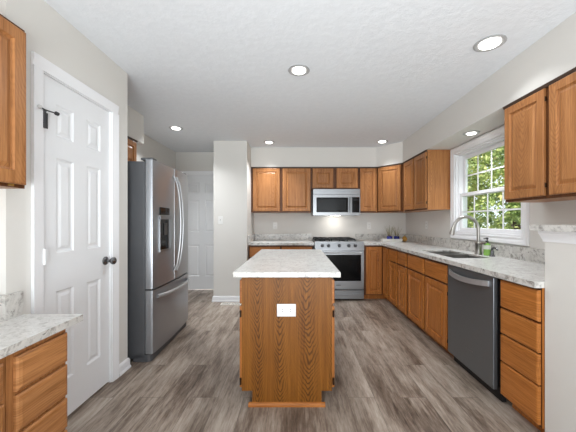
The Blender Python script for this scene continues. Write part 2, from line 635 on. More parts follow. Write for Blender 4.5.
WY0, WY1, WZ0, WZ1 = 2.470, 3.51, 1.085, 2.03   # window opening
b = MB()
b.box(XR, XR + .14, YR, WY0, 0, CEIL_Z)
b.box(XR, XR + .14, WY1, YB + .1, 0, CEIL_Z)
b.box(XR, XR + .14, WY0, WY1, 0, WZ0)
b.box(XR, XR + .14, WY0, WY1, WZ1, CEIL_Z)
struct(b.build('wall_right', WALL), 'grey right wall with the sink window', 'wall')

b = MB()  # rear wall out of view; its opening is added for fill light
b.box(XL0 - .1, -1.35, YR - .1, YR, 0, CEIL_Z)
b.box(1.75, XR + .1, YR - .1, YR, 0, CEIL_Z)
b.box(-1.35, 1.75, YR - .1, YR, 2.2, CEIL_Z)
struct(b.build('wall_rear', WALL), 'grey wall behind the viewer with a wide opening added for fill light', 'wall')

# soffits
b = MB()
b.prism([(-.744, YS), (1.33, YS), (XS, 4.41), (XS, 1.30), (XR, 1.30), (XR, YB), (-.744, YB)], UZ1 + .003, CEIL_Z)
struct(b.build('wall_soffit', WALL), 'painted soffit above the wall cabinets', 'wall')
struct(MB().box(XN, -1.77, YP1, 3.35, UZ1 + .003, CEIL_Z).build('wall_soffit_left', WALL), 'painted soffit over the fridge', 'wall')

# pony wall at right
PX, PY = 1.360, 1.574
b = MB()
b.box(PX, PX + .12, .3, PY, 0, 1.163)
b.box(PX + .12, XR, PY - .12, PY, 0, 1.163)
struct(b.build('wall_pony', WALL), 'low grey half wall at the right under a granite ledge', 'wall')
# white crown moulding below the ledge
b = MB()
prof = [(0, 1.105), (-.006, 1.105), (-.008, 1.118), (-.011, 1.124), (-.018, 1.146), (-.021, 1.150), (-.021, 1.163), (0, 1.163)]
def sweep_path(b, prof, path):
    """prof (offset, z): swept along a list of (x, y, nx, ny) mitred points"""
    rings = [[b.v((x - nx * o, y - ny * o, z)) for o, z in prof] for x, y, nx, ny in path]
    for A, B in zip(rings, rings[1:]):
        for i in range(len(prof) - 1):
            b.face([A[i], A[i + 1], B[i + 1], B[i]])
    b.face(rings[0]); b.face(rings[-1][::-1])
sweep_path(b, prof, [(PX, .3, -1, 0), (PX, PY, -1, 1), (XR - .003, PY, 0, 1)])
struct(b.build('trim_1', WHITE), 'white crown moulding under the granite ledge', 'trim')


# baseboards
def baseboard(name, path, label):
    b = MB()
    pr = [(0, 0), (-.020, 0), (-.020, .014), (-.014, .024), (-.013, .068), (-.008, .082), (0, .086)]
    sweep_path(b, pr, path)
    return struct(b.build(name, WHITE), label, 'baseboard')
baseboard('baseboard_left', [(XP, D1b + .075, 1, 0), (XP, YP1, 1, 1), (XP - .03, YP1, 0, 1)], 'white baseboard beside the pantry door')
baseboard('baseboard_stub', [(-1.252, YB - .02, -1, 0), (-1.252, 4.37, -1, -1), (-.744, 4.37, 1, -1), (-.744, 4.455, 1, 0)], 'white baseboard around the stub wall')

# ------------------------------------------------------------------ doors
SIX = [(1.03, 1.59), (1.715, 1.905), (.245, .805)]
DPROF = [(0, 0), (.010, .008), (.022, .009), (.040, .003)]


def six_panel(b, W, H, cols):
    b.panelled(0, W, .014, H, 0, .035, [(c0, c1, z0, z1) for c0, c1 in cols for z0, z1 in SIX], DPROF)


# pantry door: local frame, faces +x
d1 = bpy.data.objects.new('door_1', None)
d1.location = (XP - .012, D1a + .004, 0); d1.rotation_euler = (0, 0, PI / 2)
COL.objects.link(d1)
struct(d1, 'white six-panel pantry door at left with a dark knob', 'door')
W1 = D1b - D1a - .008
b = MB(); six_panel(b, W1, D1h - .006, [(.105, .240), (.352, .487)])
b.build('door_slab', DOORW, d1)
# casing profile pieces (three mitred boards)
def casing(parent, x0, x1, h, w, yf, name='casing', th=.018, jamb=.10):
    b = MB()
    for a, c, e in ((x0 - w, x0, -1), (x1, x1 + w, 1)):
        b.prism([(a, yf - .001), (a, yf - (th if e < 0 else .010)), (c, yf - (.010 if e < 0 else th)), (c, yf - .001)], 0, h - .0005)
    b.extr_x([(yf - .001, h), (yf - .010, h), (yf - th, h + w), (yf - .001, h + w)], x0 - w, x1 + w)
    b.box(x0 - .001, x0 + .004, yf, yf + jamb, 0, h); b.box(x1 - .004, x1 + .001, yf, yf + jamb, 0, h)
    b.box(x0, x1, yf, yf + jamb, h - .004, h + .001)
    return b.build(name, WHITE, parent)
casing(d1, -.004, W1 + .004, D1h, .066, -.012)
# knob
k = MB().lathe([(.031, 0), (.031, -.006), (.026, -.012), (.012, -.016), (.011, -.038), (.020, -.046), (.027, -.058), (.026, -.068), (.016, -.076), (.004, -.078)],
               (W1 - .050, 0, .925), 'y', 24)
k.build('knob', KNOBM, d1, True)['label'] = 'satin metal door knob'
for hz in (.25, 1.02, 1.775):
    h = MB()
    h.tube([(.000, -.022, hz - .045), (.000, -.022, hz + .045)], .0085, 10)
    h.box(.0, .022, -.0235, -.0185, hz - .043, hz + .043)
    h.box(-.004, .010, -.014, -.001, hz - .040, hz + .040)
    ho = h.build('hinge', DARKMETAL if hz > 1.5 else DOORW, d1)
    if hz > 1.5:
        s = MB()
        s.tube([(-.040, -.034, hz + .056), (-.008, -.030, hz + .054), (.012, -.030, hz + .055), (.062, -.034, hz + .060)], .0038, 8)
        s.lathe([(.010, 0), (.010, .006)], (0, -.022, hz + .046), 'z', 12)
        s.build('door_stop', DARKMETAL, ho)
        s = MB()
        s.lathe([(.007, 0), (.010, .004), (.010, .016), (.006, .018)], (-.052, -.034, hz + .057), 'x', 12)
        s.build('rubber_tip', RUBBER, ho)
        s = MB()
        s.lathe([(.007, 0), (.011, .004), (.011, .018), (.006, .020)], (.058, -.034, hz + .060), 'x', 12)
        s.build('rubber_tip', DARKMETAL, ho)

# hall door in the back wall
d2 = bpy.data.objects.new('door_2', None)
d2.location = (D2a + .004, YB + .012, 0)
COL.objects.link(d2)
struct(d2, 'white six-panel hall door beyond the fridge', 'door')
W2 = D2b - D2a - .008
b = MB(); six_panel(b, W2, D1h - .006, [(.11, W2 / 2 - .05), (W2 / 2 + .05, W2 - .11)])
b.build('door_slab', DOORW, d2)
casing(d2, -.004, W2 + .004, D1h, .058, -.012)
MB().lathe([(.031, 0), (.031, -.006), (.012, -.014), (.011, -.036), (.026, -.052), (.026, -.064), (.004, -.074)], (.06, 0, .925), 'y', 20).build('knob', DARKMETAL, d2, True)

# ------------------------------------------------------------------ window over the sink, local frame faces -x (x -> -Y, y -> +X)
w1 = bpy.data.objects.new('window_1', None)
w1.location = (XR, WY1, 0); w1.rotation_euler = (0, 0, -PI / 2)
COL.objects.link(w1)
struct(w1, 'white double-hung window above the sink with muntin grids', 'window')
WW = WY1 - WY0
cw = .080
b = MB()                    # casing picture-framed round the opening
def frame_prof(b, x0, x1, z0, z1, prof):
    """prof: (outward offset, y) rings forming a picture frame"""
    prev = None; first = None
    for o, y in prof:
        q = [b.v(c) for c in ((x0 - o, y, z0 - o), (x1 + o, y, z0 - o), (x1 + o, y, z1 + o), (x0 - o, y, z1 + o))]
        if prev:
            for k in range(4):
                j = (k + 1) % 4
                b.face([prev[k], prev[j], q[j], q[k]])
        else: first = q
        prev = q
frame_prof(b, 0, WW, WZ0, WZ1, [(0, .06), (0, -.012), (.012, -.018), (.030, -.016), (.046, -.022), (.066, -.024), (.074, -.018), (.078, -.001), (0, -.0005)])
b.build('window_casing', WHITE, w1)
b = MB()                    # jamb liner
frame_prof(b, 0.0, WW, WZ0, WZ1, [(-.002, 0.0), (-.002, .13), (-.03, .13), (-.03, .03), (-.012, .03), (-.012, 0.0), (-.002, 0.0)])
b.build('window_frame', WHITE, w1)


def sash(x0, x1, z0, z1, yc, name):
    st = .040
    b = MB()
    frame_prof(b, x0 + st, x1 - st, z0 + st, z1 - st, [(0, yc + .004), (0, yc - .008), (.006, yc - .014), (st, yc - .014), (st, yc + .014), (0, yc + .014), (0, yc + .004)])
    so = b.build(name, WHITE, w1)
    g = MB().box(x0 + st - .003, x1 - st + .003, yc - .002, yc + .002, z0 + st - .003, z1 - st + .003)
    g.build('pane', GLASS, so)
    m = MB()
    gx0, gx1, gz0, gz1 = x0 + st, x1 - st, z0 + st, z1 - st
    for i in (1, 2, 3):
        xx = gx0 + (gx1 - gx0) * i / 4
        m.box(xx - .008, xx + .008, yc - .007, yc - .0025, gz0, gz1)
    zz = (gz0 + gz1) / 2
    m.box(gx0, gx1, yc - .0075, yc - .0026, zz - .008, zz + .008)
    m.build('muntin_grid', WHITE, so)
    return so
zm = 1.53
sash(.032, WW - .032, WZ0 + .018, zm + .02, .055, 'lower_sash')
sash(.032, WW - .032, zm - .02, WZ1 - .032, .095, 'upper_sash')

# ------------------------------------------------------------------ cabinets
RAISED = [(0, 0), (.004, .010), (.011, .012), (.032, .002), (.036, .0015)]


def hinges(door, xs, z0, z1, y):
    for zz in (z0 + .07, z1 - .07):
        h = MB()
        h.tube([(xs, y + .010, zz - .016), (xs, y + .010, zz + .016)], .0032, 8)
        h.box(xs - .003, xs + .003, y + .010, y + .020, zz - .014, zz + .014)
        h.build('hinge', HINGE, door)


def cab_door(root, x0, x1, z0, z1, mat, hinge=None, fr=.055, y=0.0, T=None, name='door'):
    b = MB(T)
    fr = min(fr, (x1 - x0) * .24)
    b.panelled(x0, x1, z0, z1, y - .021, .020, [(x0 + fr, x1 - fr, z0 + fr, z1 - fr)], RAISED, .008, .005)
    d = b.build(name, mat, root)
    if hinge and T is None:
        hinges(d, x0 - .004 if hinge == 'l' else x1 + .004, z0, z1, y - .021)
    return d


def drawer_front(root, x0, x1, z0, z1, mat, y=0.0, T=None, name='drawer', edge=.010, edge_d=.006):
    b = MB(T)
    b.panelled(x0, x1, z0, z1, y - .021, .020, [], [], edge, edge_d)
    return b.build(name, mat, root)


def paint_gap_shade(o, normals=((0, -1, 0),)):
    # shade in the gaps between doors, painted as darker oak on front faces
    o.data.materials.append(SHADE_OAK)
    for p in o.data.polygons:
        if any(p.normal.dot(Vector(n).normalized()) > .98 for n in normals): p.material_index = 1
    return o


def rough_edge(o):
    # broken granite edge, more speckled than the polished top
    o.data.materials.append(GRAN_EDGE)
    for p in o.data.polygons:
        if abs(p.normal.z) < .5: p.material_index = 1
    return o


def body(root, W, D, z0, z1, mat, toe=False, x0=0.0, gap_shade=True):
    k = MB().box(x0, x0 + W, 0, D, z0, z1).build('carcass', mat, root)
    if gap_shade: paint_gap_shade(k)
    if toe:
        MB().box(x0 + .001, x0 + W - .001, .065, .085, 0.0, z0 - .001).build('toe_kick', mat, root)


def top_trim(root, x0, x1, z1=UZ1):
    MB().extr_x([(-.001, z1 - .022), (-.013, z1 - .022), (-.022, z1 - .004), (-.022, z1), (-.001, z1)], x0, x1).build('top_trim', TRIM_DARK, root)['label'] = 'dark brown strip along the cabinet top'


DZ0, DZ1 = 1.385, 2.092
UY = 4.77                     # front of the back-wall upper carcasses
# back wall, left pair
c = thing('wall_cabinet', 'oak two-door wall cabinet left of the microwave, beside the stub wall', 'cabinet', (-.742, UY, 0), 0)
body(c, .995, YB - UY - .002, UZ0, UZ1, OAK_V)
cab_door(c, .032, .475, DZ0, DZ1, OAK_V, 'l'); cab_door(c, .521, .980, DZ0, DZ1, OAK_V, 'r')
top_trim(c, 0, .995)
# over the microwave
c = thing('wall_cabinet', 'short oak two-door cabinet directly above the microwave', 'cabinet', (.255, UY, 0), 0)
body(c, .783, YB - UY - .002, 1.745, UZ1, OAK_V)
cab_door(c, .019, .361, 1.768, DZ1, OAK_V, 'l', .06); cab_door(c, .413, .765, 1.768, DZ1, OAK_V, 'r', .06)
top_trim(c, 0, .783)
# narrow one right of the microwave
c = thing('wall_cabinet', 'narrow one-door oak wall cabinet right of the microwave', 'cabinet', (1.04, UY, 0), 0)
body(c, .285, YB - UY - .002, UZ0, UZ1, OAK_V)
cab_door(c, .020, .278, DZ0, DZ1, OAK_V, 'r')
top_trim(c, 0, .285)
# diagonal corner
P1, P2 = (1.335, 4.77), (1.65, 4.42)
ang = math.atan2(P2[1] - P1[1], P2[0] - P1[0])
L = math.hypot(P2[0] - P1[0], P2[1] - P1[1])
c = thing('corner_wall_cabinet', 'diagonal oak corner wall cabinet over the blue pots', 'cabinet', (P1[0], P1[1], 0), ang)
inv = at(P1[0], P1[1], 0, ang).inverted()
out2 = [inv @ Vector((p[0], p[1], 0)) for p in ((1.327, 4.77), (1.338, 4.77), (1.65, 4.425), (XR - .002, 4.425), (XR - .002, YB - .002), (1.327, YB - .002))]
paint_gap_shade(MB().prism([(p.x, p.y) for p in out2], UZ0, UZ1).build('carcass', OAK_V, c))
cab_door(c, .040, L - .040, DZ0, DZ1, OAK_V)
top_trim(c, .004, L - .004)
# right wall run, far
c = thing('wall_cabinet', 'oak two-door wall cabinet between the corner cabinet and the window', 'cabinet', (1.65, 4.42, 0), -PI / 2)
body(c, .81, XR - 1.65 - .002, UZ0, UZ1, OAK_V)
cab_door(c, .058, .400, DZ0, DZ1, OAK_V, 'l'); cab_door(c, .436, .795, DZ0, DZ1, OAK_V, 'r')
top_trim(c, 0, .81)
# right wall, near
c = thing('wall_cabinet', 'large oak wall cabinet right of the window, cut by the right frame edge', 'cabinet', (1.65, 2.27, 0), -PI / 2)
body(c, .92, XR - 1.65 - .002, UZ0, UZ1, OAK_V)
cab_door(c, .014, .372, DZ0, DZ1, OAK_V, 'r'); cab_door(c, .410, .885, DZ0, DZ1, OAK_V, 'l')
top_trim(c, 0, .92)
# left, near
c = thing('wall_cabinet', 'oak wall cabinet at the left frame edge, above the desk counter', 'cabinet', (-1.302, .50, 0), PI / 2)
body(c, .882, .336, 1.372, 2.130, OAK_V)
cab_door(c, .455, .872, 1.388, 2.112, OAK_V, 'l', .06); cab_door(c, .010, .430, 1.388, 2.112, OAK_V, 'l', .06)
MB().box(.78, .80, -.030, -.0215, 1.374, 1.384).build('hinge', BRASS, c)['label'] = 'small brass hinge'
# over the fridge
c = thing('wall_cabinet', 'oak cabinet tucked above the refrigerator under the left soffit', 'cabinet', (-1.79, 2.392, 0), PI / 2)
body(c, .83, .336, 1.785, UZ1, OAK_V)
cab_door(c, .020, .40, 1.80, DZ1, OAK_V); cab_door(c, .425, .81, 1.80, DZ1, OAK_V)
top_trim(c, 0, .83)

# base cabinets --------------------------------------------------------------
BX, BY = 1.352, 4.462        # carcass fronts: right run, back run
BZ0 = .078
c = thing('base_cabinet', 'brown oak base cabinet left of the range behind the island', 'cabinet', (-.735, BY, 0), 0)
body(c, 1.000, YB - BY - .003, BZ0, CB - .001, BASE_V, True)
for x0, x1 in ((.020, .488), (.512, .980)):
    drawer_front(c, x0, x1, .665, .822, BASE_H); cab_door(c, x0, x1, .09, .645, BASE_V)
# corner lazy susan with an L-shaped front
c = thing('corner_base_cabinet', 'L-fronted oak corner base cabinet right of the range', 'cabinet', (BX, BY, 0), 0)
MB().prism([(1.055 - BX, 0), (0, 0), (0, -.32), (XR - .003 - BX, -.32), (XR - .003 - BX, YB - .003 - BY), (1.055 - BX, YB - .003 - BY)], BZ0, CB - .001).build('carcass', BASE_V, c)
paint_gap_shade(c.children[0], ((0, -1, 0), (-1, 0, 0)))
MB().prism([(1.056 - BX, .065), (.065, .065), (.065, -.319), (.085, -.319), (.085, .085), (1.056 - BX, .085)], 0, BZ0 - .001).build('toe_kick', BASE_V, c)
cab_door(c, 1.080 - BX, -.026, .09, .822, BASE_V)
cab_door(c, .030, .290, .09, .822, BASE_V, T=at(0, 0, 0, -PI / 2))


def right_base(label, y_far, y_near, drawers, doors):
    c = thing('base_cabinet', label, 'cabinet', (BX, y_far, 0), -PI / 2)
    body(c, y_far - y_near - .001, XR - BX - .003, BZ0, CB - .001, BASE_V, True)
    for a in drawers: drawer_front(c, *a, BASE_H)
    for a in doors: cab_door(c, *a[:4], BASE_V, a[4] if len(a) > 4 else None)
    return c
right_base('narrow oak base cabinet, first after the corner cabinet in the right run', 4.14, 3.805, [(.012, .310, .665, .822)], [(.012, .310, .085, .645)])
right_base('narrower oak base cabinet, second after the corner, just before the sink cabinet', 3.803, 3.470, [(.026, .308, .665, .822)], [(.026, .308, .085, .645)])
c = thing('sink_base_cabinet', 'wide two-door oak sink cabinet beside the dishwasher', 'cabinet', (BX, 3.468, 0), -PI / 2)
b = MB()                         # open-topped so that the sink bowls hang inside
D_ = XR - BX - .003; W_ = .936
b.box(0, W_, 0, .02, BZ0, CB - .001); b.box(0, .018, .02, D_, BZ0, CB - .001); b.box(W_ - .018, W_, .02, D_, BZ0, CB - .001)
b.box(.018, W_ - .018, .02, D_, BZ0, BZ0 + .018); b.box(.018, W_ - .018, D_ - .01, D_, BZ0 + .018, CB - .001)
paint_gap_shade(b.build('carcass', BASE_V, c))
MB().box(.001, W_ - .001, .065, .085, 0, BZ0 - .001).build('toe_kick', BASE_V, c)
for x0, x1, hg in ((.030, .448, 'l'), (.488, .912, 'r')):
    drawer_front(c, x0, x1, .665, .822, BASE_H, name='false_drawer'); cab_door(c, x0, x1, .085, .645, BASE_V, hg)
right_base('four-drawer oak base cabinet between the dishwasher and half wall', 1.888, 1.580,
           [(.008, .300, .662, .834), (.008, .300, .490, .650), (.008, .300, .312, .480), (.008, .300, .092, .302)], [])

# desk drawer cabinets at left ------------------------------------------------
DT, DB = .745, .712
def desk_cab(label, y0, y1, drawers, doors=()):
    c = thing('desk_cabinet', label, 'cabinet', (-1.107, y0, 0), PI / 2)
    body(c, y1 - y0 - .001, .505, .08, DB - .001, OAK_V, True, gap_shade=False)
    for a in drawers: drawer_front(c, *a, OAK_H, edge=.018, edge_d=.009)
    for a in doors: cab_door(c, *a, OAK_V)
    return c
desk_cab('oak drawer cabinet under the desk counter, beside the pantry door', 1.098, 1.384,
         [(.028, .280, .548, .685), (.028, .280, .388, .532), (.028, .280, .235, .372), (.028, .280, .09, .219)])
desk_cab('oak desk cabinet at the left frame edge, left of the desk drawers', .62, 1.096,
         [(.02, .228, .548, .685), (.25, .456, .548, .685)], [(.02, .228, .09, .532), (.25, .456, .09, .532)])

# ------------------------------------------------------------------ island
IX, IY0, IY1 = -.060, 1.905, 3.385
c = thing('kitchen_island', 'freestanding oak kitchen island with a granite top, centre of the floor', 'island', (IX, IY0, 0), 0)
LI = IY1 - IY0
MB().box(-.298, .298, 0.0, LI, .098, CB - .001).build('carcass', IS_V, c)
paint_gap_shade(c.children[0], ((1, 0, 0), (-1, 0, 0)))
MB().box(-.226, .226, 0.0, LI, 0.0, .097).build('plinth', IS_V, c)
b = MB(Matrix(((1, 0, 0, 0), (0, 0, 1, 0), (0, 1, 0, 0), (0, 0, 0, 1))))      # outline in x, z
b.prism([(-.298, CB - .002), (-.298, .098), (-.228, .098), (-.228, .001), (.228, .001), (.228, .098), (.298, .098), (.298, CB - .002)], -.006, -.0004)
b.build('end_panel', IS_V, c)
b = MB(at(0, -.006))
b.extr_x([(-.016, 0), (-.016, .012), (-.010, .022), (-.0005, .026), (-.0005, 0)], -.252, .252)
b.build('shoe_moulding', BASE_H, c)
for sgn in (-1, 1):
    for i in range(3):
        a0 = .012 + i * (LI - .024) / 3 + .012; a1 = .012 + (i + 1) * (LI - .024) / 3 - .012
        T = at(.298, 0, 0, PI / 2) if sgn > 0 else at(-.298, 0, 0, -PI / 2)
        if sgn < 0: a0, a1 = -a1, -a0
        cab_door(c, a0, a1, .105, .648, BASE_V, T=T)
        drawer_front(c, a0, a1, .665, .825, BASE_H, T=T)
for sx in (-1, 1):
    for zz in (.15, .60):
        MB().tube([(sx * .310, .014, zz - .022), (sx * .310, .014, zz + .022)], .006, 8).build('hinge', HINGE, c)
t_ = MB().box(IX - .351, IX + .351, 1.872, 3.418, CB, CT, .004).build('island_worktop', GRANITE)
rough_edge(t_)
tag(t_, 'white speckled granite slab on top of the centre island', 'worktop')

# ------------------------------------------------------------------ worktops
b = MB()
b.box(-.742, .279, 4.420, YB - .002, CB, CT)
w = rough_edge(b.build('worktop', GRANITE))
tag(w, 'short granite worktop left of the range against the back wall', 'worktop')
b = MB(); b.box(-.720, .279, YB - .022, YB - .002, CT, CT + .112); b.box(-.742, -.722, 4.44, YB - .002, CT, CT + .112)
b.build('backsplash', GRAN_EDGE, w)

SX0, SX1, SY0, SY1 = 1.425, 1.765, 2.60, 3.30     # sink cut-out
b = MB()
CX = 1.305
b.grid_slab([1.05, CX, SX0, SX1, XR - .002], [PY + .003, SY0, SY1, 4.420, YB - .002], CB, CT,
            lambda x, y: (x > CX or y > 4.42) and not (SX0 < x < SX1 and SY0 < y < SY1))
w = rough_edge(b.build('worktop', GRANITE))
tag(w, 'long L-shaped granite worktop around the sink along the right wall', 'worktop')
b = MB()
b.box(1.05, XR - .022, YB - .022, YB - .002, CT, CT + .112)
b.box(XR - .022, XR - .002, PY + .003, YB - .002, CT, CT + .112)
b.build('backsplash', GRAN_EDGE, w)

b = MB()
b.prism([(XL0 + .002, .62), (-1.080, .62), (-1.080, 1.462), (XP + .002, 1.462), (XP + .002, YP0 - .002), (XL0 + .002, YP0 - .002)], DB, DT)
w = rough_edge(b.build('desk_worktop', GRANITE))
tag(w, 'granite desk counter in the lower left corner beside the pantry door', 'worktop')
b = MB()
b.box(XL0 + .002, XL0 + .02, .62, YP0 - .002, DT, DT + .118)
b.box(XL0 + .02, XP, YP0 - .022, YP0 - .002, DT, DT + .118)
b.box(XP + .001, XP + .019, YP0 - .022, 1.456, DT, DT + .118)
b.build('backsplash', GRAN_EDGE, w)

b = MB()
b.prism([(PX - .05, .28), (PX + .17, .28), (PX + .17, PY - .17), (XR - .003, PY - .17), (XR - .003, PY + .045), (PX - .05, PY + .045)], 1.164, 1.197)
tag(b.build('bar_ledge', GRAN_EDGE), 'speckled granite ledge capping the half wall at the right', 'ledge')

# ------------------------------------------------------------------ refrigerator (local: x along the front away from the viewer, -y out into the room)
f = thing('refrigerator', 'stainless french-door refrigerator with water dispenser, left of the aisle', 'refrigerator', (-1.302, 2.478, 0), PI / 2 + R(1.9))
FW = .908
MB().box(.004, FW - .004, .002, .72, .03, 1.735, .006).build('cabinet_body', FRIDGE_SIDE, f)
def bow(x):                      # front curve across both doors
    u = (x / FW) * 2 - 1
    return -.068 - .018 * (1 - u * u)
def door_plan(x0, x1, n=10, r=.014):
    fr = []
    for i in range(n + 1):
        xx = x0 + (x1 - x0) * i / n
        yy = bow(xx)
        e = min(xx - x0, x1 - xx)
        if e < r: yy += (r - math.sqrt(max(0, r * r - (r - e) ** 2))) * .8
        fr.append((xx, yy))
    return [(x0, -.006)] + [(x0, bow(x0) + .012)] + [(x0 + .004, bow(x0) + .004)] + fr[1:-1] + [(x1 - .004, bow(x1) + .004), (x1, bow(x1) + .012), (x1, -.006)]
mid = FW / 2 - .008
dl = MB().prism(door_plan(.002, mid - .003), .632, 1.750).build('door', FRIDGE_STEEL, f, True)
dr = MB().prism(door_plan(mid + .003, FW - .002), .632, 1.750).build('door', FRIDGE_STEEL, f, True)
fz = MB().prism(door_plan(.002, FW - .002, 20), .072, .618).build('freezer_drawer', FRIDGE_STEEL, f, True)
MB().box(.003, FW - .003, -.05, .002, .6195, .6305).build('gasket', BLACK_PLASTIC, f)
for xx, dd in ((mid - .034, dl), (mid + .034, dr)):
    h = MB()
    pts = []
    for i in range(15):
        u = i / 14
        pts.append((xx, bow(xx) - .004 - .068 * math.sin(PI * u) ** .55, .715 + .955 * u))
    h.tube(pts, .009, 10)
    h.build('handle', HANDLE, dd, True)
h = MB()
pts = []
for i in range(17):
    u = i / 16
    xx = .075 + (FW - .15) * u
    pts.append((xx, bow(xx) - .004 - .058 * math.sin(PI * u) ** .5, .555))
h.tube(pts, .0165, 10)
h.build('handle', HANDLE, fz, True)
# dispenser in the near door
dx0, dx1 = .115, .335
b = MB()
b.box(dx0, dx1, bow(.2) - .004, bow(.2) + .02, 1.275, 1.345, .004)
b.build('dispenser_panel', BLACKGLASS, dl)
b = MB()
b.box(dx0 - .012, dx0, bow(.2) - .006, bow(.2) + .02, .955, 1.262); b.box(dx1, dx1 + .012, bow(.2) - .006, bow(.2) + .02, .955, 1.262)
b.box(dx0 - .012, dx1 + .012, bow(.2) - .010, bow(.2) + .02, .940, .958); b.box(dx0 - .012, dx1 + .012, bow(.2) - .012, bow(.2) + .02, 1.235, 1.268)
b.build('dispenser_frame', STEEL, dl)
b = MB(); b.box(dx0, dx1, bow(.2) - .0035, bow(.2) + .02, .958, 1.235)
cav = b.build('dispenser_recess', BLACKGLASS, dl)
MB().box(.19, .255, bow(.2) - .011, bow(.2) - .004, 1.09, 1.20, .003).build('dispenser_paddle', SLOT, cav)
for xx in (.03, FW - .11):
    MB().box(xx, xx + .08, -.055, .05, 1.7505, 1.772, .006).build('hinge_cover', FRIDGE_SIDE, f)
b = MB()
b.prism([(.004, .10), (.004, -.02), (.012, -.042), (.03, -.052), (FW - .03, -.052), (FW - .012, -.042), (FW - .004, -.02), (FW - .004, .10)], .004, .066)
b.build('kick_grille', FRIDGE_SIDE, f)

# ------------------------------------------------------------------ range
r = thing('range', 'stainless slide-in range with five front knobs and black oven window', 'range', (.664, 4.405, 0), 0)
HW = .376
MB().box(-HW, HW, .03, .660, .03, .885).build('oven_body', FRIDGE_SIDE, r)
MB().box(-HW, HW, .012, .672, .886, .908, .003).build('cooktop', STEEL, r)
MB().extr_x([(.030, .772), (-.006, .772), (-.006, .785), (.012, .900), (.020, .908), (.030, .908)][::-1], -HW, HW).build('control_panel', STEEL, r)
for kx in (-.26, -.165, .0, .145, .245):
    k = MB(at(kx, 0.003, .845) @ Matrix.Rotation(R(-9), 4, 'X'))
    k.lathe([(.026, 0), (.026, -.006), (.021, -.010), (.019, -.034), (.015, -.037)], (0, 0, 0), 'y', 20)
    k.box(-.003, .003, -.039, -.034, -.012, .016)
    k.build('knob', DARKMETAL, r, True)
b = MB()
b.box(-HW + .002, HW - .002, -.004, .028, .705, .765, .003)
b.box(-HW + .002, -HW + .045, -.004, .028, .305, .705)
b.box(HW - .045, HW - .002, -.004, .028, .305, .705)
b.box(-HW + .002, HW - .002, -.004, .028, .178, .305, .003)
od = b.build('oven_door', STEEL, r)
MB().box(-HW + .045, HW - .045, -.001, .02, .305, .705).build('oven_window', BLACKGLASS, od)
b = MB()
b.tube([(-.33, -.045, .738), (.33, -.045, .738)], .012, 12)
b.box(-.315, -.295, -.045, -.004, .730, .746); b.box(.295, .315, -.045, -.004, .730, .746)
b.build('handle', HANDLE, od, True)
MB().box(-.05, .02, -.0055, -.004, .238, .246).build('badge', SLOT, od)
dw = MB().box(-HW + .002, HW - .002, -.004, .03, .030, .160, .003).build('warming_drawer', STEEL, r)
b = MB()
pts = [(-.33 + .66 * i / 12, -.010, .118 - .022 * math.sin(PI * i / 12)) for i in range(13)]
b.tube(pts, .008, 8)
b.build('handle', STEEL, dw, True)
for gx0, gx1 in ((-.372, -.135), (-.118, .262)):
    g = MB()
    for yy in (.07, .20, .33, .46, .59):
        g.box(gx0, gx1, yy, yy + .014, .925, .945)
    n = 4
    for i in range(n):
        xx = gx0 + (gx1 - gx0 - .014) * i / (n - 1)
        g.box(xx, xx + .014, .07, .604, .925, .945)
        g.box(xx, xx + .014, .07, .084, .9085, .925); g.box(xx, xx + .014, .59, .604, .9085, .925)
    g.build('grate', CASTIRON, r)
for bx, by in ((-.25, .18), (-.25, .48), (.07, .18), (.07, .48)):
    MB().lathe([(.045, .9085), (.045, .916), (.03, .922), (.004, .923)], (bx, by, 0), 'z', 18).build('burner', CASTIRON, r, True)

# ------------------------------------------------------------------ microwave over the range
m = thing('microwave', 'stainless over-the-range microwave with black window under the short cabinet', 'microwave', (.658, 4.665, 0), 0)
MW = .3815
MB().box(-MW, MW, .022, YB - 4.665 - .002, 1.315, 1.742).build('casing', STEEL, m)
MB().box(-MW, MW, -.002, .021, 1.655, 1.742, .003).build('vent_strip', STEEL, m)
b = MB()
x1 = .215
b.box(-MW, -MW + .055, -.006, .021, 1.316, 1.652); b.box(x1 - .03, x1 + .022, -.006, .021, 1.316, 1.652)
b.box(-MW + .055, x1 - .03, -.006, .021, 1.605, 1.652); b.box(-MW + .055, x1 - .03, -.006, .021, 1.316, 1.365)
md = b.build('door', STEEL, m)
MB().box(-MW + .055, x1 - .03, -.003, .015, 1.365, 1.605).build('door_window', BLACKGLASS, md)
MB().box(-MW + .085, x1 - .065, -.0045, -.0032, 1.395, 1.575).build('mesh_screen', GREYGLASS, md)
b = MB()
b.tube([(x1 - .002, -.038, 1.365), (x1 - .002, -.042, 1.48), (x1 - .002, -.038, 1.605)], .0105, 10)
b.box(x1 - .010, x1 + .006, -.038, -.006, 1.375, 1.392); b.box(x1 - .010, x1 + .006, -.038, -.006, 1.578, 1.595)
b.build('handle', STEEL, md, True)
cp = MB().box(x1 + .024, MW, -.006, .021, 1.316, 1.652).build('control_panel', STEEL, m)
MB().box(x1 + .034, MW - .012, -.0085, -.006, 1.36, 1.61).build('touch_panel', BLACKGLASS, cp)
MB().box(x1 + .05, MW - .03, -.0095, -.0086, 1.555, 1.585).build('display', GREYGLASS, cp)
mb = MB().box(-.08, .08, .10, .16, 1.312, 1.3155).build('cooktop_lamp', LENS, m)
ld = bpy.data.lights.new('cooktop_lamp_light', 'AREA')
ld.size = .15; ld.energy = 2.0; ld.color = (1, .96, .9)
lo = bpy.data.objects.new('cooktop_lamp_light', ld); COL.objects.link(lo)
lo.parent = m; lo.location = (0, .22, 1.305); lo.rotation_euler = (R(25), 0, 0)

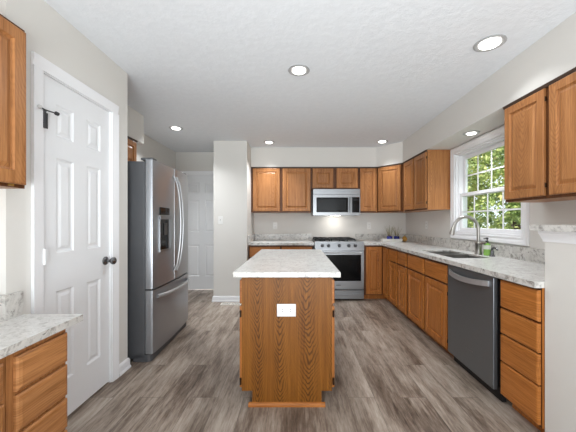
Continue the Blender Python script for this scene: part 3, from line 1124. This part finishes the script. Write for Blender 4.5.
# ------------------------------------------------------------------ dishwasher
d = thing('dishwasher', 'dark stainless dishwasher with a bowed bar handle, right of the sink cabinet', 'dishwasher', (BX, 2.520, 0), -PI / 2)
DWW = .588
MB().box(.002, DWW - .002, .004, .56, .10, CB - .004).build('tub', BLACK_PLASTIC, d)
MB().box(.001, DWW - .001, .03, .06, 0.003, .099).build('kick_plate', BLACK_PLASTIC, d)
dd = MB().box(.003, DWW - .003, -.026, .003, .085, .838, .004).build('door', DW_STEEL, d)
MB().box(.012, DWW - .012, -.0275, -.0262, .803, .828).build('pocket', BLACK_PLASTIC, dd) if False else None
b = MB()
n = 14
prof_pts = []
for i in range(n + 1):
    u = i / n
    xx = .040 + (DWW - .085) * u
    prof_pts.append((xx, -.030 - .040 * math.sin(PI * u) ** .6, .788 - .016 * math.sin(PI * u)))
rings = []
for p in prof_pts:
    rings.append([b.v((p[0], p[1] - .006, p[2] - .019)), b.v((p[0], p[1] - .006, p[2] + .019)), b.v((p[0], p[1] + .007, p[2] + .019)), b.v((p[0], p[1] + .007, p[2] - .019))])
for A, B in zip(rings, rings[1:]):
    for k in range(4): b.face([A[k], A[(k + 1) % 4], B[(k + 1) % 4], B[k]])
b.face(rings[0]); b.face(rings[-1][::-1])
b.build('handle', HANDLE, dd)
b = MB()
for i, wdt in enumerate((.006, .012, .012, .012, .012)):
    b.box(.285 + i * .016, .285 + i * .016 + wdt, -.0272, -.0261, .232, .240)
b.build('badge', STEEL, dd)

# ------------------------------------------------------------------ sink, faucet, soap
s = thing('sink', 'stainless undermount double-bowl sink below the window', 'sink', ((SX0 + SX1) / 2, (SY0 + SY1) / 2, CB), 0)
def bowl(x0, x1, y0, y1, zt, depth):
    b = MB()
    t0 = [(x0 - .012, y0 - .012), (x1 + .012, y0 - .012), (x1 + .012, y1 + .012), (x0 - .012, y1 + .012)]
    def ring(i, z): return [b.v(p) for p in ((x0 + i, y0 + i, z), (x1 - i, y0 + i, z), (x1 - i, y1 - i, z), (x0 + i, y1 - i, z))]
    rr = [ring(-.004, zt - depth - .004), ring(-.004, zt), ring(0, zt), ring(.006, zt - depth * .9), ring(.02, zt - depth)]
    for A, B in zip(rr, rr[1:]):
        for k in range(4): b.face([A[k], A[(k + 1) % 4], B[(k + 1) % 4], B[k]])
    b.face(rr[-1]); b.face(rr[0][::-1])
    return b
hx, hy = (SX1 - SX0) / 2, (SY1 - SY0) / 2
for y0, y1 in ((-hy + .006, -.020), (.008, hy - .006)):
    bo = bowl(-hx + .006, hx - .006, y0, y1, .022, .19).build('bowl', SINK_ST, s)
    MB().lathe([(.038, 0), (.038, .003), (.026, .002), (.004, .001)], (0, (y0 + y1) / 2, .022 - .189), 'z', 20).build('drain', STEEL, bo)
MB().box(-hx + .006, hx - .006, -.019, .007, -.12, .033, .003).build('divider', SINK_ST, s)

fa = thing('faucet', 'tall brushed-nickel gooseneck faucet behind the sink', 'faucet', (1.830, 2.89, CT), 0)
MB().lathe([(.034, 0), (.036, .006), (.032, .012), (.030, .03), (.028, .095), (.031, .10), (.031, .118), (.020, .128)], (0, 0, 0), 'z', 24).build('base', NICKEL, fa, True)
pts = [(0, 0, .12), (0, 0, .20), (-.002, 0, .26)]
for i in range(1, 13):
    a = PI * i / 12 * .93
    pts.append((-.124 + .122 * math.cos(a), 0, .256 + .122 * math.sin(a)))
MB().tube(pts, .0155, 14).build('spout', NICKEL, fa, True)
e = pts[-1]
MB().tube([(e[0] + .001, 0, e[2] + .005), (e[0] - .008, 0, e[2] - .025), (e[0] - .020, 0, e[2] - .065), (e[0] - .026, 0, e[2] - .085)], [.0165, .019, .024, .022], 14).build('spray_head', NICKEL, fa, True)
b = MB(); b.tube([(0, -.02, .105), (0, -.055, .112), (.01, -.105, .125)], [.013, .010, .006], 10)
b.tube([(0, .02, .112), (-.01, .045, .118)], [.010, .006], 10)
b.build('lever', NICKEL, fa, True)

so = thing('soap_bottle', 'clear pump bottle of green soap beside the faucet', 'bottle', (1.868, 2.815, CT), 0)
bt = MB().lathe([(.026, 0), (.030, .004), (.030, .095), (.026, .108), (.013, .118), (.012, .124)], (0, 0, 0), 'z', 20).build('bottle', GREENSOAP, so, True)
MB().lathe([(.0305, .060), (.0306, .061), (.0306, .098), (.0305, .099)], (0, 0, 0), 'z', 20).build('label', LABELW, bt, True)
b = MB(); b.lathe([(.013, .1245), (.013, .138), (.005, .140), (.005, .158), (.011, .159), (.011, .170), (.006, .173)], (0, 0, 0), 'z', 14)
b.tube([(0, 0, .165), (-.035, 0, .162)], .005, 8)
b.build('pump', BLACK_PLASTIC, so, True)

sd = thing('soap_dispenser', 'small nickel soap dispenser on the worktop right of the soap bottle', 'dispenser', (1.850, 2.715, CT), 0)
MB().lathe([(.024, 0), (.024, .008), (.016, .016), (.015, .050), (.011, .056)], (0, 0, 0), 'z', 16).build('collar', KNOBM, sd, True)
MB().tube([(0, 0, .05), (0, 0, .068), (0, -.018, .084), (0, -.050, .083), (0, -.072, .066)], [.010, .010, .0095, .009, .008], 10).build('spout', KNOBM, sd, True)

# ------------------------------------------------------------------ tray of pots in the corner
ty = 4.70
tr_ = thing('tray', 'white rectangular tray on the corner worktop', 'tray', (1.556, ty, CT), 0)
b = MB()
rr = [[b.v((sx * (.160 - i), sy * (.075 - i), z)) for sx, sy in ((-1, -1), (1, -1), (1, 1), (-1, 1))]
      for i, z in ((.012, 0), (0, .048), (.008, .048), (.018, .008))]
for A, B in zip(rr, rr[1:]):
    for k in range(4): b.face([A[k], A[(k + 1) % 4], B[(k + 1) % 4], B[k]])
b.face(rr[0][::-1]); b.face(rr[-1])
b.build('base', CERAM, tr_)
rnd = random.Random(3)
for i, (px, lb) in enumerate(((1.522, 'left blue pot of dry grass on the white tray'), (1.636, 'right blue pot of dry grass on the white tray'))):
    p = thing('grass_pot', lb, 'potted plant', (px, ty - .02, CT + .008), 0, 'blue pots on the tray')
    MB().lathe([(.026, 0), (.040, .010), (.044, .040), (.042, .072), (.036, .084), (.030, .084), (.030, .060), (.004, .058)], (0, 0, 0), 'z', 22).build('pot', BLUEGLASS, p, True)
    g = MB()
    for k in range(20):
        a = rnd.uniform(0, 2 * PI); l = rnd.uniform(.10, .20); tl = rnd.uniform(.01, .07)
        g.tube([(.012 * math.cos(a), .012 * math.sin(a), .06), (.02 * math.cos(a) + tl * .4 * math.cos(a), .02 * math.sin(a) + tl * .4 * math.sin(a), .07 + l * .5),
                (tl * math.cos(a) + .02 * math.cos(a), tl * math.sin(a), .07 + l)], [.0022, .0018, .0008], 4)
    g.build('grass', STEM, p)['kind'] = 'stuff'
p = thing('decorative_gourd', 'small golden gourd on the worktop just right of the white tray', 'ornament', (1.768, ty - .01, CT), 0)
MB().lathe([(.012, 0), (.036, .016), (.044, .042), (.034, .070), (.016, .088), (.006, .096)], (0, 0, 0), 'z', 18).build('fruit', PEAR, p, True)
MB().tube([(0, 0, .094), (.004, 0, .104), (.012, 0, .112)], .003, 6).build('stem', BARK, p)

# ------------------------------------------------------------------ outlets and switches
def plate(name, label, cat, loc, rot, horiz=False, switch=False, group=None):
    o = thing(name, label, cat, loc, rot, group)
    w, h = (.062, .041) if horiz else (.036, .059)
    MB().box(-w, w, -.006, -.0005, -h, h, .002).build('cover_plate', OUTLET, o)
    if switch:
        MB().box(-.010, .010, -.009, -.0061, -.020, .020).build('toggle_surround', OUTLET, o)
        MB().box(-.004, .004, -.018, -.0091, -.002, .010).build('toggle', SLOT, o)
    else:
        for s_ in (-1, 1):
            cx, cz = (s_ * .026, 0) if horiz else (0, s_ * .022)
            q = MB().box(cx - .015, cx + .015, -.0075, -.0061, cz - .014, cz + .014, .0005).build('receptacle', OUTLET, o)
            sl = MB()
            if horiz:
                for dz in (-.006, .006): sl.box(cx - .004, cx + .006, -.0082, -.0076, cz + dz - .0014, cz + dz + .0014)
            else:
                for dx in (-.006, .006): sl.box(cx + dx - .0014, cx + dx + .0014, -.0082, -.0076, cz - .004, cz + .006)
            sl.build('slot', SLOT, q)
    return o
plate('wall_outlet', 'white wall outlet on the back wall left of the range', 'outlet', (-.37, YB, 1.14), 0)
plate('wall_outlet', 'white wall outlet on the back wall right of the range', 'outlet', (1.29, YB, 1.14), 0)
plate('wall_outlet', 'white wall outlet on the right wall between corner and window', 'outlet', (XR, 4.27, 1.165), -PI / 2)
plate('light_switch', 'white light switch on the grey stub wall', 'switch', (-1.145, 4.37, 1.235), 0, switch=True)
plate('island_outlet', 'white horizontal outlet on the front of the island', 'outlet', (IX - .003, IY0 - .006, .631), 0, horiz=True)

# floor register
v = thing('floor_register', 'almond floor register in front of the stub wall', 'vent', (-.955, 4.235, 0), 0)
b = MB(); b.box(-.15, .15, -.055, -.042, 0, .006); b.box(-.15, .15, .042, .055, 0, .006); b.box(-.15, -.138, -.042, .042, 0, .006); b.box(.138, .15, -.042, .042, 0, .006)
b.box(-.006, .006, -.042, .042, 0, .006)
b.build('frame', VENTM, v)
b = MB()
for i in range(-10, 11):
    if i: b.box(i * .0135 - .0025, i * .0135 + .0025, -.042, .042, 0.0005, .005)
b.build('louvre', VENTM, v)
MB().box(-.138, .138, -.042, .042, .0001, .0004).build('duct_opening', SLOT, v)

# ------------------------------------------------------------------ recessed lights
def can(label, x, y, z, tilt=0.0, R_=.085, watt=CAN_W, spread=115):
    o = thing('recessed_light', label, 'ceiling light', (x, y, z), 0)
    MB().lathe([(R_, -.001), (R_ + .002, -.006), (R_ - .008, -.009), (R_ - .022, -.005), (R_ - .030, -.0015)], (0, 0, 0), 'z', 32).build('trim_ring', RING, o, True)
    MB().lathe([(R_ - .031, -.0095), (R_ - .036, -.013), (.004, -.0155)], (0, 0, 0), 'z', 28).build('lens', LENS, o, True)
    l = bpy.data.lights.new('recessed_lamp', 'AREA')
    l.shape = 'DISK'; l.size = .10; l.energy = watt; l.color = (0.93, .97, 1.0); l.spread = R(spread)
    lo = bpy.data.objects.new('recessed_lamp', l); COL.objects.link(lo)
    lo.parent = o; lo.location = (0, 0, -.022)
    return o
can('recessed ceiling light in front of the hall door, far left', -1.57, 3.77, CEIL_Z, watt=14.0, spread=130)
can('recessed ceiling light nearest the viewer, above the island', .024, 2.33, CEIL_Z, watt=13.0, spread=165)
can('large recessed ceiling light at upper right above the dishwasher', 1.33, 1.977, CEIL_Z, R_=.095, watt=2.2)
can('recessed ceiling light far back, over the left wall cabinets', -.416, 4.44, CEIL_Z, watt=8.0, spread=100)
can('recessed ceiling light far back, by the corner cabinet', 1.317, 4.40, CEIL_Z, watt=3.6, spread=90)
can('recessed light in the soffit underside above the window', 1.785, 2.93, UZ1 + .002, R_=.075, watt=4.5, spread=120)

# ------------------------------------------------------------------ outdoors
struct(MB().box(XR + .16, 26, -14, 30, -.6, -.5).build('floor_lawn', LAWN), 'green lawn outside the window', 'lawn')


def tree(label, x, y, h, rad, n, seed, leaf=.11):
    rg = random.Random(seed)
    o = thing('leafy_tree', label, 'tree', (x, y, -.5), 0, 'trees outside the window')
    b = MB(); b.tube([(0, 0, 0), (.03, .02, h * .3), (-.03, .05, h * .6), (0, 0, h * .85)], [.10, .08, .05, .02], 8)
    b.build('trunk', BARK, o, True)
    bm = bmesh.new()
    clumps = []
    for _ in range(30):
        cr = rg.uniform(.26, .46) * rad
        a_, q_ = rg.uniform(0, 2 * PI), (rad - cr - .06) * math.sqrt(rg.random())
        clumps.append((Vector((q_ * math.cos(a_), q_ * math.sin(a_), rg.uniform(.10, .95) * h)), cr))
    for i in range(n):
        c_, cr = rg.choice(clumps)
        d_ = Vector((rg.gauss(0, 1), rg.gauss(0, 1), rg.gauss(0, 1))).normalized()
        p = c_ + d_ * cr * rg.uniform(.6, 1.0)
        if p.z < .1: p.z = .1 + rg.random() * .3
        u = Vector((rg.gauss(0, 1), rg.gauss(0, 1), rg.gauss(0, .6))).normalized()
        w = u.cross(Vector((rg.gauss(0, 1), rg.gauss(0, 1), rg.gauss(0, 1)))).normalized()
        s_ = leaf * rg.uniform(.6, 1.3)
        nn = u.cross(w) * s_ * .15
        vs = [bm.verts.new(p - u * s_ * .5), bm.verts.new(p + w * s_ * .28 + nn), bm.verts.new(p + u * s_ * .5), bm.verts.new(p - w * s_ * .28 + nn)]
        bm.faces.new(vs)
    me = bpy.data.meshes.new('foliage'); bm.to_mesh(me); bm.free(); me.materials.append(LEAF)
    fo = bpy.data.objects.new('foliage', me); COL.objects.link(fo); fo.parent = o
    fo['kind'] = 'stuff'
    return o
TREES = [(4.3, 3.3, 3.6, 1.1, 2600), (4.3, 5.6, 3.9, 1.1, 4600), (4.4, 7.9, 4.2, 1.1, 4600), (4.5, 10.2, 4.4, 1.1, 3600),
         (6.7, 4.5, 5.0, 1.15, 3200), (6.7, 6.8, 5.2, 1.15, 4600), (6.8, 9.1, 5.6, 1.15, 4600), (6.9, 11.4, 5.6, 1.15, 4600), (7.0, 13.7, 5.8, 1.15, 3600)]
for i, a in enumerate(TREES):
    tree('yellow-green leafy tree seen through the window above the sink', *a[:4], int(a[4] * 1.35), 20 + i)
